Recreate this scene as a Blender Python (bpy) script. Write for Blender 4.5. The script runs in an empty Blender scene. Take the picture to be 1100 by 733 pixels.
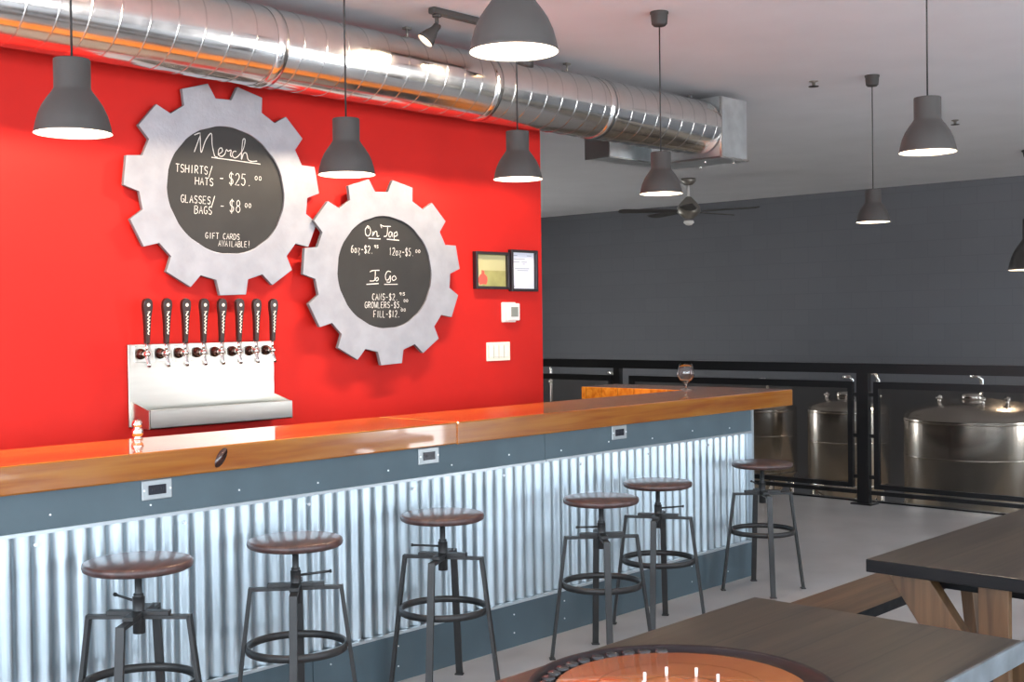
import bpy, bmesh, math, random
from math import sin, cos, pi, radians, sqrt, atan2
from mathutils import Vector, Matrix
random.seed(7)
S = bpy.context.scene
COL = S.collection
CEIL = 3.08

# ------------------------------------------------------------------ materials
MATS = {}
def nodes_of(name):
    m = bpy.data.materials.new(name); m.use_nodes = True
    nt = m.node_tree; b = nt.nodes['Principled BSDF']
    return m, nt, b
def mat(name, col, rough=.5, metal=0., noise=0., nscale=8., bump=0., bscale=40., coat=0., stretch=(1,1,1), emis=0., spec=.5, rvar=0.):
    m, nt, b = nodes_of(name)
    N, L = nt.nodes, nt.links
    b.inputs['Base Color'].default_value = (*col, 1)
    b.inputs['Roughness'].default_value = rough
    b.inputs['Metallic'].default_value = metal
    b.inputs['Specular IOR Level'].default_value = spec
    b.inputs['Coat Weight'].default_value = coat
    b.inputs['Coat Roughness'].default_value = .05
    if emis:
        b.inputs['Emission Color'].default_value = (*col, 1); b.inputs['Emission Strength'].default_value = emis
    if noise or bump or rvar:
        tc = N.new('ShaderNodeTexCoord'); mp = N.new('ShaderNodeMapping'); mp.inputs['Scale'].default_value = stretch
        L.new(tc.outputs['Object'], mp.inputs['Vector'])
        n = N.new('ShaderNodeTexNoise'); n.inputs['Scale'].default_value = nscale; n.inputs['Detail'].default_value = 6
        L.new(mp.outputs[0], n.inputs['Vector'])
        if noise:
            r = N.new('ShaderNodeValToRGB')
            r.color_ramp.elements[0].position = .3; r.color_ramp.elements[1].position = .7
            r.color_ramp.elements[0].color = tuple(max(0, c*(1-noise)) for c in col)+(1,)
            r.color_ramp.elements[1].color = tuple(min(1, c*(1+noise)) for c in col)+(1,)
            L.new(n.outputs['Fac'], r.inputs['Fac']); L.new(r.outputs[0], b.inputs['Base Color'])
        if rvar:
            mr = N.new('ShaderNodeMapRange'); mr.inputs['To Min'].default_value = max(.02, rough-rvar); mr.inputs['To Max'].default_value = rough+rvar
            L.new(n.outputs['Fac'], mr.inputs['Value']); L.new(mr.outputs[0], b.inputs['Roughness'])
        if bump:
            n2 = N.new('ShaderNodeTexNoise'); n2.inputs['Scale'].default_value = bscale; n2.inputs['Detail'].default_value = 4
            L.new(mp.outputs[0], n2.inputs['Vector'])
            bp = N.new('ShaderNodeBump'); bp.inputs['Strength'].default_value = bump; bp.inputs['Distance'].default_value = .01
            L.new(n2.outputs['Fac'], bp.inputs['Height']); L.new(bp.outputs[0], b.inputs['Normal'])
    MATS[name] = m
    return m
def wood(name, c1, c2, rough=.3, coat=0., scale=1., plank=None, axis=0, knots=0., pw=.14, c3=None, seam=.025):
    """long-grain wood; grain runs along the object's local axis; planks of width pw across"""
    m, nt, b = nodes_of(name); N, L = nt.nodes, nt.links
    tc = N.new('ShaderNodeTexCoord'); mp = N.new('ShaderNodeMapping')
    sc = [14., 14., 14.]; sc[axis] = .9
    mp.inputs['Scale'].default_value = [s*scale for s in sc]
    L.new(tc.outputs['Object'], mp.inputs['Vector'])
    n = N.new('ShaderNodeTexNoise'); n.inputs['Scale'].default_value = 2.2; n.inputs['Detail'].default_value = 8; n.inputs['Distortion'].default_value = .6
    L.new(mp.outputs[0], n.inputs['Vector'])
    r = N.new('ShaderNodeValToRGB'); e = r.color_ramp.elements
    e[0].position = .32; e[1].position = .68; e[0].color = (*c1, 1); e[1].color = (*c2, 1)
    if c3:
        k = e.new(.5); k.color = (*c3, 1)
    L.new(n.outputs['Fac'], r.inputs['Fac'])
    out = r.outputs[0]
    if plank is not None:
        sx = N.new('ShaderNodeSeparateXYZ'); L.new(tc.outputs['Object'], sx.inputs[0])
        d = N.new('ShaderNodeMath'); d.operation = 'DIVIDE'; d.inputs[1].default_value = pw
        L.new(sx.outputs[plank], d.inputs[0])
        f = N.new('ShaderNodeMath'); f.operation = 'FLOOR'; L.new(d.outputs[0], f.inputs[0])
        w = N.new('ShaderNodeTexWhiteNoise'); w.noise_dimensions = '1D'; L.new(f.outputs[0], w.inputs['W'])
        mr = N.new('ShaderNodeMapRange'); mr.inputs['To Min'].default_value = .78; mr.inputs['To Max'].default_value = 1.18
        L.new(w.outputs['Value'], mr.inputs['Value'])
        fr = N.new('ShaderNodeMath'); fr.operation = 'FRACT'; L.new(d.outputs[0], fr.inputs[0])
        gt = N.new('ShaderNodeMath'); gt.operation = 'GREATER_THAN'; gt.inputs[1].default_value = seam; L.new(fr.outputs[0], gt.inputs[0])
        ml = N.new('ShaderNodeMath'); ml.operation = 'MULTIPLY'; L.new(mr.outputs[0], ml.inputs[0])
        ad = N.new('ShaderNodeMath'); ad.operation = 'MAXIMUM'; ad.inputs[1].default_value = .35; L.new(gt.outputs[0], ad.inputs[0])
        L.new(ad.outputs[0], ml.inputs[1])
        vm = N.new('ShaderNodeVectorMath'); vm.operation = 'SCALE'
        L.new(out, vm.inputs[0]); L.new(ml.outputs[0], vm.inputs['Scale']); out = vm.outputs[0]
    L.new(out, b.inputs['Base Color'])
    b.inputs['Roughness'].default_value = rough; b.inputs['Coat Weight'].default_value = coat; b.inputs['Coat Roughness'].default_value = .04
    bp = N.new('ShaderNodeBump'); bp.inputs['Strength'].default_value = .12; bp.inputs['Distance'].default_value = .003
    L.new(n.outputs['Fac'], bp.inputs['Height']); L.new(bp.outputs[0], b.inputs['Normal'])
    MATS[name] = m
    return m

M_red = mat('red_paint', (.52, .013, .009), .6, spec=.25, noise=.05, nscale=3, bump=.05, bscale=120)
M_ceil = mat('ceiling_paint', (.77, .77, .80), .8, noise=.03, nscale=2, bump=.05, bscale=60)
M_floor = mat('polished_concrete', (.42, .42, .425), .38, noise=.16, nscale=2.2, bump=.04, bscale=14, rvar=.08)
M_lowfloor = mat('sealed_lower_floor', (.50, .44, .36), .45, noise=.12, nscale=3)
M_wallg = mat('plain_wall', (.65, .65, .66), .7)
M_slate = mat('slate_board', (.064, .096, .114), .55, noise=.10, nscale=5, bump=.05, bscale=50)
M_galv = mat('galvanised_sheet', (.45, .515, .555), .33, 1., noise=.10, nscale=12, bump=.02, bscale=6, rvar=.06, stretch=(1, 1, .3))
M_duct = mat('spiral_duct_steel', (.88, .86, .83), .16, 1., noise=.04, nscale=14, bump=.06, bscale=5, rvar=.06)
M_seam = mat('duct_seam_steel', (.70, .69, .67), .24, 1.)
M_steel = mat('brushed_steel', (.58, .555, .50), .28, 1., noise=.04, nscale=4, stretch=(1, 1, 12), rvar=.015)
M_chrome = mat('chrome', (.88, .87, .84), .07, 1.)
M_tank = mat('tank_steel', (.66, .62, .57), .22, 1., bump=.12, bscale=4, stretch=(7, 7, .12))
M_trim = mat('bright_metal_trim', (.52, .57, .60), .3, .7)
M_gear = mat('silver_painted_plywood', (.355, .365, .40), .45, .4, noise=.10, nscale=9, bump=.12, bscale=60)
M_geared = mat('plywood_edge', (.16, .15, .16), .7)
M_chalkb = mat('chalkboard_slate', (.017, .0165, .015), .5, noise=.35, nscale=3.5)
M_chalk = mat('white_chalk', (.66, .65, .61), .9)
M_black = mat('black_powder_coat', (.006, .006, .007), .45)
M_iron = mat('dark_stool_iron', (.028, .027, .027), .45, .3, noise=.15, nscale=12)
M_lamp = mat('dark_grey_lamp_enamel', (.042, .039, .037), .55)
M_lampin = mat('white_lamp_lining', (.92, .88, .80), .6)
M_cord = mat('black_cord', (.02, .02, .02), .6)
M_bulb = mat('lit_bulb', (1., .80, .58), .5, emis=330.)
M_handle = mat('dark_tap_handle', (.030, .012, .010), .3)
M_collar = mat('dark_tap_collar', (.10, .05, .04), .22, .85)
M_cream = mat('cream_print', (.85, .80, .66), .6)
M_white = mat('white_plastic', (.78, .76, .72), .4)
M_lcd = mat('grey_lcd', (.26, .28, .25), .25)
M_frame = mat('dark_picture_frame', (.020, .014, .018), .3)
M_paper = mat('certificate_paper', (.72, .76, .86), .35)
M_ink = mat('faint_ink', (.30, .34, .42), .6)
M_olive = mat('olive_print', (.34, .33, .12), .3, noise=.25, nscale=9)
M_olive2 = mat('pale_olive_print', (.52, .50, .26), .3)
M_redprint = mat('red_print', (.70, .10, .07), .4)
M_outlet = mat('black_socket', (.010, .012, .020), .25)
M_plate = mat('outlet_plate_steel', (.40, .43, .44), .35, .7)
M_screw = mat('screw_head', (.85, .88, .90), .3, .6)
M_disc = mat('black_disc', (.030, .030, .032), .16)
M_ring = mat('dark_board_ditch', (.012, .006, .007), .45, spec=.3)
M_peg = mat('white_peg', (.85, .83, .80), .3)
M_grey_edge = mat('lit_edge_and_bracket_grey', (.10, .115, .125), .45, .0, noise=.3, nscale=14)  # table edge: window light put into the grey; bracket shares it
M_wire = mat('grey_fan_metal', (.30, .28, .25), .35, .7)
M_blade = mat('brown_fan_blade', (.045, .038, .032), .5)
M_vent = mat('dull_duct_steel', (.74, .78, .79), .36, 1., noise=.12, nscale=10)
M_count = wood('orange_lacquered_fir', (.60, .15, .012), (.84, .32, .034), rough=.22, coat=1., axis=0, plank=1, pw=.131, c3=(.74, .235, .020))
M_seat = wood('reddish_brown_seat_wood', (.034, .016, .014), (.075, .033, .028), rough=.40, coat=.25, axis=0, scale=1.5)
M_table = wood('dark_stained_planks', (.026, .018, .012), (.068, .049, .030), rough=.30, axis=0, plank=1, pw=.17, seam=.04)
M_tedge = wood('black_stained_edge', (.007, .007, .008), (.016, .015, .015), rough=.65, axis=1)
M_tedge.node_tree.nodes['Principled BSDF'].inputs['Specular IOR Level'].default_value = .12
M_leg = wood('brown_leg_timber', (.060, .028, .010), (.14, .072, .030), rough=.55, axis=2)
M_bench = wood('brown_bench_plank', (.060, .034, .017), (.12, .070, .036), rough=.4, axis=0, plank=1, pw=.16)
M_crok = wood('orange_maple_board', (.50, .13, .035), (.66, .22, .06), rough=.24, coat=.6, axis=0, scale=.5)

def glass(name, col, ior=1.45, rough=0.):
    m, nt, b = nodes_of(name)
    b.inputs['Base Color'].default_value = (*col, 1); b.inputs['Transmission Weight'].default_value = 1.
    b.inputs['Roughness'].default_value = rough; b.inputs['IOR'].default_value = ior
    return m
M_glass = glass('clear_glass', (1, .98, .95))
M_amber = glass('amber_dregs', (.98, .84, .55), 1.33)
def tinted():
    m = bpy.data.materials.new('smoked_panel'); m.use_nodes = True
    nt = m.node_tree; nt.nodes.clear(); N, L = nt.nodes, nt.links
    o = N.new('ShaderNodeOutputMaterial'); t = N.new('ShaderNodeBsdfTransparent'); t.inputs[0].default_value = (.76, .74, .72, 1)
    g = N.new('ShaderNodeBsdfGlossy'); g.inputs[0].default_value = (.5, .5, .5, 1); g.inputs['Roughness'].default_value = .08
    x = N.new('ShaderNodeMixShader'); x.inputs[0].default_value = .05
    L.new(t.outputs[0], x.inputs[1]); L.new(g.outputs[0], x.inputs[2]); L.new(x.outputs[0], o.inputs[0])
    return m
M_smoke = tinted()
def block_wall():
    m, nt, b = nodes_of('painted_block_wall'); N, L = nt.nodes, nt.links
    tc = N.new('ShaderNodeTexCoord'); s = N.new('ShaderNodeSeparateXYZ'); c = N.new('ShaderNodeCombineXYZ')
    L.new(tc.outputs['Object'], s.inputs[0]); L.new(s.outputs['Y'], c.inputs['X']); L.new(s.outputs['Z'], c.inputs['Y'])
    br = N.new('ShaderNodeTexBrick'); br.inputs['Scale'].default_value = 1.
    br.inputs['Brick Width'].default_value = .40; br.inputs['Row Height'].default_value = .20
    br.inputs['Mortar Size'].default_value = .006; br.inputs['Mortar Smooth'].default_value = .3
    br.inputs['Color1'].default_value = (.125, .131, .145, 1); br.inputs['Color2'].default_value = (.131, .137, .152, 1)
    br.inputs['Mortar'].default_value = (.118, .124, .137, 1)
    L.new(c.outputs[0], br.inputs['Vector']); L.new(br.outputs['Color'], b.inputs['Base Color'])
    b.inputs['Roughness'].default_value = .6
    iv = N.new('ShaderNodeMath'); iv.operation = 'SUBTRACT'; iv.inputs[0].default_value = 1; L.new(br.outputs['Fac'], iv.inputs[1])
    bp = N.new('ShaderNodeBump'); bp.inputs['Strength'].default_value = .2; bp.inputs['Distance'].default_value = .01
    L.new(iv.outputs[0], bp.inputs['Height']); L.new(bp.outputs[0], b.inputs['Normal'])
    return m
M_block = block_wall()
M_tubel = mat('added_light_diffuser', (1., .93, .80), .5, emis=60.)  # glow of the added brewing room lights

# ------------------------------------------------------------------ mesh helpers
def box(bm, x0, x1, y0, y1, z0, z1, mi=0, mtx=None):
    vs = [bm.verts.new((x, y, z)) for x in (x0, x1) for y in (y0, y1) for z in (z0, z1)]
    if mtx:
        for v in vs: v.co = mtx @ v.co
    for q in ((0, 1, 3, 2), (4, 6, 7, 5), (0, 4, 5, 1), (2, 3, 7, 6), (0, 2, 6, 4), (1, 5, 7, 3)):
        f = bm.faces.new([vs[i] for i in q]); f.material_index = mi
    return vs
def frame_to(p0, p1, up=Vector((0, 0, 1))):
    p0, p1 = Vector(p0), Vector(p1); z = (p1-p0).normalized()
    if abs(z.dot(up)) > .999: up = Vector((1, 0, 0))
    x = up.cross(z).normalized(); y = z.cross(x)
    m = Matrix((x, y, z)).transposed().to_4x4(); m.translation = p0
    return m, (p1-p0).length
def bar(bm, p0, p1, w, h, up=(0, 0, 1), mi=0):
    """rectangular bar from p0 to p1; w across 'side', h along 'up'"""
    m, l = frame_to(p0, p1, Vector(up)); box(bm, -w/2, w/2, -h/2, h/2, 0, l, mi, m)
def tube(bm, p0, p1, r0, r1=None, n=16, mi=0, smooth=True, cap=True):
    r1 = r0 if r1 is None else r1
    m, l = frame_to(p0, p1)
    a = [bm.verts.new(m @ Vector((r0*cos(2*pi*i/n), r0*sin(2*pi*i/n), 0))) for i in range(n)]
    b = [bm.verts.new(m @ Vector((r1*cos(2*pi*i/n), r1*sin(2*pi*i/n), l))) for i in range(n)]
    for i in range(n):
        f = bm.faces.new((a[i], a[(i+1) % n], b[(i+1) % n], b[i])); f.smooth = smooth; f.material_index = mi
    if cap:
        bm.faces.new(a[::-1]).material_index = mi; bm.faces.new(b).material_index = mi
def path(bm, pts, r, n=8, mi=0):
    """round tube through points with shared rings"""
    rings = []
    P = [Vector(p) for p in pts]
    up = Vector((0, 0, 1))
    for i, p in enumerate(P):
        d = (P[min(i+1, len(P)-1)]-P[max(i-1, 0)]).normalized()
        u = up if abs(d.dot(up)) < .98 else Vector((1, 0, 0))
        x = u.cross(d).normalized(); y = d.cross(x)
        rr = r[i] if isinstance(r, (list, tuple)) else r
        rings.append([bm.verts.new(p+x*rr*cos(2*pi*k/n)+y*rr*sin(2*pi*k/n)) for k in range(n)])
    for a, b in zip(rings, rings[1:]):
        for k in range(n):
            f = bm.faces.new((a[k], a[(k+1) % n], b[(k+1) % n], b[k])); f.smooth = True; f.material_index = mi
    bm.faces.new(rings[0][::-1]).material_index = mi; bm.faces.new(rings[-1]).material_index = mi
def lathe(bm, prof, n=32, c=(0, 0, 0), mi=0, mtx=None, closed=False, mis=None, smooth=True):
    """prof: list of (r,z); revolve about z"""
    rings = []
    for r, z in prof:
        if r < 1e-6:
            rings.append([bm.verts.new((c[0], c[1], c[2]+z))])
        else:
            rings.append([bm.verts.new((c[0]+r*cos(2*pi*i/n), c[1]+r*sin(2*pi*i/n), c[2]+z)) for i in range(n)])
    if mtx:
        for rg in rings:
            for v in rg: v.co = mtx @ v.co
    pairs = list(zip(rings, rings[1:]))
    if closed: pairs.append((rings[-1], rings[0]))
    for j, (a, b) in enumerate(pairs):
        for i in range(n):
            k = (i+1) % n
            if len(a) == 1 and len(b) == 1: continue
            if len(a) == 1: f = bm.faces.new((a[0], b[k], b[i]))
            elif len(b) == 1: f = bm.faces.new((a[i], a[k], b[0]))
            else: f = bm.faces.new((a[i], a[k], b[k], b[i]))
            f.smooth = smooth; f.material_index = mis[j] if mis else mi
def prism(bm, poly, y0, y1, mi=0, mis=1, hole=None):
    """polygon in XZ extruded from y0 (front) to y1 (back); hole: same-length list of points -> ring"""
    n = len(poly)
    F = [bm.verts.new((x, y0, z)) for x, z in poly]; B = [bm.verts.new((x, y1, z)) for x, z in poly]
    if hole:
        f2 = [bm.verts.new((x, y0, z)) for x, z in hole]; b2 = [bm.verts.new((x, y1, z)) for x, z in hole]
    for i in range(n):
        k = (i+1) % n
        bm.faces.new((F[i], B[i], B[k], F[k])).material_index = mis
        if hole:
            bm.faces.new((F[i], F[k], f2[k], f2[i])).material_index = mi
            bm.faces.new((B[k], B[i], b2[i], b2[k])).material_index = mi
            bm.faces.new((f2[i], f2[k], b2[k], b2[i])).material_index = mis
    if not hole:
        bm.faces.new(F).material_index = mi; bm.faces.new(B[::-1]).material_index = mi
def obj(name, bm, mats, parent=None, bevel=0., loc=None, recalc=True):
    me = bpy.data.meshes.new(name)
    if recalc: bmesh.ops.recalc_face_normals(bm, faces=bm.faces)
    bm.to_mesh(me); bm.free()
    for m in (mats if isinstance(mats, (list, tuple)) else [mats]): me.materials.append(m)
    o = bpy.data.objects.new(name, me); COL.objects.link(o)
    if parent is not None: o.parent = parent
    if loc: o.location = loc
    if bevel:
        b = o.modifiers.new('bevel', 'BEVEL'); b.width = bevel; b.segments = 2; b.limit_method = 'ANGLE'
    return o
def boxo(name, dims, mats, parent=None, bevel=0.):
    bm = bmesh.new(); box(bm, *dims); return obj(name, bm, mats, parent, bevel)
def tag(o, label, cat, group=None, kind=None):
    o['label'] = label; o['category'] = cat
    if group: o['group'] = group
    if kind: o['kind'] = kind
    return o
def thing(name, label, cat, loc=(0, 0, 0), rz=0., group=None):
    o = bpy.data.objects.new(name, None); COL.objects.link(o); o.empty_display_size = .1
    o.location = loc; o.rotation_euler = (0, 0, rz)
    return tag(o, label, cat, group)
def kids(o): return [c for c in bpy.data.objects if c.parent == o]
def copy_tree(o, parent=None):
    c = o.copy(); COL.objects.link(c); c.parent = parent
    for ch in kids(o): copy_tree(ch, c)
    return c
def struct(name, dims, m, cat, label):
    o = boxo(name, dims, m); o['kind'] = 'structure'; tag(o, label, cat); return o

# ------------------------------------------------------------------ room shell
X0, XB, Y0, Y1 = -3.2, 14.3, -4.2, 14.0
YW = 5.2         # painted wall plane behind the bar
LOWZ = -1.0
struct('floor', (X0, 9.36, Y0, Y1, LOWZ-.2, 0), M_floor, 'floor', 'grey polished concrete floor under the stools and tables')
struct('floor', (9.36, XB, Y0, Y1, LOWZ-.2, LOWZ), M_lowfloor, 'floor', 'pale sunken floor beyond the black railing')
struct('ceiling', (X0, XB, Y0, Y1, CEIL, CEIL+.15), M_ceil, 'ceiling', 'plain off-white ceiling over the whole room')
struct('wall_back', (XB, XB+.2, Y0, Y1, LOWZ-.2, CEIL), M_block, 'wall', 'dark grey painted block wall at the far end')
struct('wall_left', (X0, 5.92, YW, YW+.14, 0, CEIL), M_red, 'wall', 'bright red painted wall behind the bar')
bm = bmesh.new(); box(bm, X0, 9.6, Y1, Y1+.2, LOWZ-.2, CEIL); box(bm, 10.6, XB, Y1, Y1+.2, LOWZ-.2, CEIL); box(bm, 9.6, 10.6, Y1, Y1+.2, LOWZ-.2, LOWZ); box(bm, 9.6, 10.6, Y1, Y1+.2, 1.2, CEIL)  # unseen opening added for a bright streak on the tanks
o = obj('wall_side', bm, M_wallg); o['kind'] = 'structure'; tag(o, 'grey side wall of the brewing room', 'wall')
RWIN = [(-3.4, -.9), (-.3, 2.2), (2.7, 4.9)]  # unseen rear windows, added to brighten floor and ceiling
bm = bmesh.new(); box(bm, X0-.2, X0, Y0, Y1, 0, .6); box(bm, X0-.2, X0, Y0, Y1, 2.72, CEIL)
e = [Y0]+[v for w in RWIN for v in w]+[Y1]
for a, b in zip(e[::2], e[1::2]): box(bm, X0-.2, X0, a, b, .6, 2.72)
o = obj('wall_rear', bm, M_wallg); o['kind'] = 'structure'; tag(o, 'grey wall with added windows behind the viewer', 'wall')
# window wall on the viewer's right: piers, sill and header with real openings
WIN = [(-2.6, -.2), (.4, 3.0), (3.6, 6.4), (10.0, 11.7)]  # last one is an unseen opening added for highlights on the tanks
ZS, ZH = .75, 2.72
bm = bmesh.new()
box(bm, X0, 10.0, Y0-.2, Y0, LOWZ-.2, ZS); box(bm, 11.7, XB, Y0-.2, Y0, LOWZ-.2, ZS); box(bm, 10.0, 11.7, Y0-.2, Y0, LOWZ-.2, LOWZ+.05); box(bm, X0, XB, Y0-.2, Y0, ZH, CEIL)
e = [X0]+[v for w in WIN for v in w]+[XB]
for a, b in zip(e[::2], e[1::2]): box(bm, a, b, Y0-.2, Y0, ZS, ZH)
o = obj('wall_right', bm, M_wallg); o['kind'] = 'structure'; tag(o, 'grey wall with tall windows on the right', 'wall')
for i, (a, b) in enumerate(RWIN):
    bm = bmesh.new()
    for q in ((a, a+.05), (b-.05, b), ((a+b)/2-.025, (a+b)/2+.025)): box(bm, X0-.14, X0-.06, q[0], q[1], .6, 2.72)
    for q in ((.6, .65), (2.67, 2.72), (1.9, 1.94)): box(bm, X0-.135, X0-.065, a, b, q[0], q[1])
    o = obj('window_%d' % (i+5), bm, M_black); o['kind'] = 'structure'; tag(o, 'added black framed daylight window behind the viewer', 'window')
for i, (a, b) in enumerate(WIN):
    zs = LOWZ+.05 if a > 9 else ZS
    bm = bmesh.new()
    for q in ((a, a+.05), (b-.05, b), ((a+b)/2-.025, (a+b)/2+.025)): box(bm, q[0], q[1], Y0-.14, Y0-.06, zs, ZH)
    for q in ((zs, zs+.05), (ZH-.05, ZH), (1.9, 1.94)): box(bm, a, b, Y0-.135, Y0-.065, q[0], q[1])
    o = obj('window_%d' % (i+1), bm, M_black); o['kind'] = 'structure'; tag(o, 'added black framed daylight window behind the viewer', 'window')

# ------------------------------------------------------------------ bar
YC, YB = 3.849, 3.879
bar_t = thing('bar_cabinet', 'slate-grey bar front clad in corrugated steel under the orange countertop', 'bar', (2.5, YB, 0))
def wx(bm):    # shift world coords into bar thing's local frame
    bmesh.ops.translate(bm, verts=bm.verts, vec=(-2.5, -YB, 0)); return bm
def bpart(name, dims, m, bev=0., parent=None):
    bm = bmesh.new(); box(bm, *dims); return obj(name, wx(bm), m, parent or bar_t, bev)
XE = 6.262
bpart('carcass', (-1.6, XE-.012, YB+.035, 4.30, .0, .972), M_slate)
bpart('upper_board', (-1.6, 4.42, YB, YB+.034, .842, .972), M_slate)
bpart('upper_board', (4.423, XE-.012, YB, YB+.034, .842, .972), M_slate)
bpart('kick_board', (-1.6, 3.02, YB, YB+.034, 0, .204), M_slate)
bpart('kick_board', (3.023, XE-.012, YB, YB+.034, 0, .204), M_slate)
bpart('top_trim', (-1.6, 4.42, YB-.008, YB+.012, .834, .846), M_trim)
bpart('top_trim', (4.425, XE-.012, YB-.008, YB+.012, .836, .848), M_trim)
bpart('bottom_trim', (-1.6, XE-.012, YB-.010, YB+.010, .200, .211), M_trim)
bpart('end_trim', (XE-.012, XE+.006, YB-.008, YB+.03, 0, .972), M_trim)
bpart('end_panel', (XE-.012, XE, YB+.03, 4.30, 0, .972), M_slate)
bpart('return_cabinet', (6.17, XE+.05, 4.302, 5.15, 0, .972), M_slate)
bm = bmesh.new(); per = .0665; n = int((XE-.014+1.6)/per*10); cols = []
for i in range(n+1):
    x = -1.6+(XE-.014+1.6)*i/n
    ph = 2*pi*x/per; yy = YB+.018-.0085*sin(ph)-.0012*sin(3*ph)
    cols.append([bm.verts.new((x, yy, z)) for z in (.205, .365, .525, .685, .84)])
for a, b in zip(cols, cols[1:]):
    for j in range(4):
        f = bm.faces.new((a[j], b[j], b[j+1], a[j+1])); f.smooth = True
corr = obj('corrugated_panel', wx(bm), M_galv, bar_t)
def screw(x, z):
    bm = bmesh.new(); tube(bm, (x, YB-.003, z), (x, YB+.004, z), .0036, n=8); obj('screw', wx(bm), M_screw, bar_t)
for k in range(12):
    screw(1.95+.37*k, .893-.012*(k % 2))
for k in range(10):
    screw(2.75+.36*k, .065); screw(2.75+.36*k, .15)
for k in range(8):
    x = 1.9+.56*k; bm = bmesh.new(); tube(bm, (x, YB+.002, .80), (x, YB+.012, .80), .006, n=8); obj('cladding_screw', wx(bm), M_screw, bar_t)

# countertop : L of lacquered planks
ct = thing('countertop', 'glossy orange lacquered plank countertop along the top of the bar', 'countertop', (4.86, YC, .972))
def cshift(bm): bmesh.ops.translate(bm, verts=bm.verts, vec=(-4.86, -YC, -.972)); return bm
SEAM = 3.81
bm = bmesh.new(); box(bm, -1.7, SEAM-.0015, YC, 4.375, .974, 1.07); obj('front_slab', cshift(bm), M_count, ct, .006)
bm = bmesh.new(); box(bm, SEAM+.0015, 6.68, YC, 4.375, .972, 1.07); obj('front_slab', cshift(bm), M_count, ct, .006)
bm = bmesh.new(); box(bm, 6.30, 6.68, 4.3755, 5.20, .987, 1.069); box(bm, 6.315, 6.66, 4.38, 5.18, .9722, .9872); o = obj('return_slab', cshift(bm), M_count, ct, .005)
M_knot = mat('dark_knot', (.045, .012, .008), .2, noise=.5, nscale=60, coat=1.)
bm = bmesh.new(); lathe(bm, [(0, -.001), (.014, -.001), (.024, .0012), (.0, .0012)], 14, mtx=Matrix.Translation((2.593, YC, 1.025)) @ Matrix.Rotation(radians(35), 4, 'Y') @ Matrix.Rotation(radians(90), 4, 'X') @ Matrix.Diagonal((.8, 1.7, 1, 1)))
obj('knot', cshift(bm), M_knot, ct)

# outlets on the bar face
def outlet(x, label):
    t = thing('power_outlet', label, 'outlet', (x, YB, .934), group='steel outlets along the bar front')
    bm = bmesh.new(); box(bm, -.060, .060, -.006, 0, -.035, .035); obj('cover_plate', bm, M_plate, t, .003)
    bm = bmesh.new(); box(bm, -.035, .035, -.0095, -.006, -.017, .017); s = obj('socket_face', bm, M_outlet, t, .002)
    for q in (-.018, .018):
        bm = bmesh.new()
        for d in (-.005, .005): box(bm, q+d-.001, q+d+.001, -.0105, -.0096, -.004, .006)
        obj('slot', bm, M_iron, s)
    for q in (-.052, .052):
        bm = bmesh.new(); tube(bm, (q, -.009, 0), (q, -.006, 0), .004, n=10); obj('plate_screw', bm, M_screw, t)
outlet(2.344, 'steel power outlet plate below the left part of the countertop')
outlet(3.660, 'steel power outlet plate above the third stool from the left')
outlet(4.994, 'steel power outlet plate nearest the right end of the bar')

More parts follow.
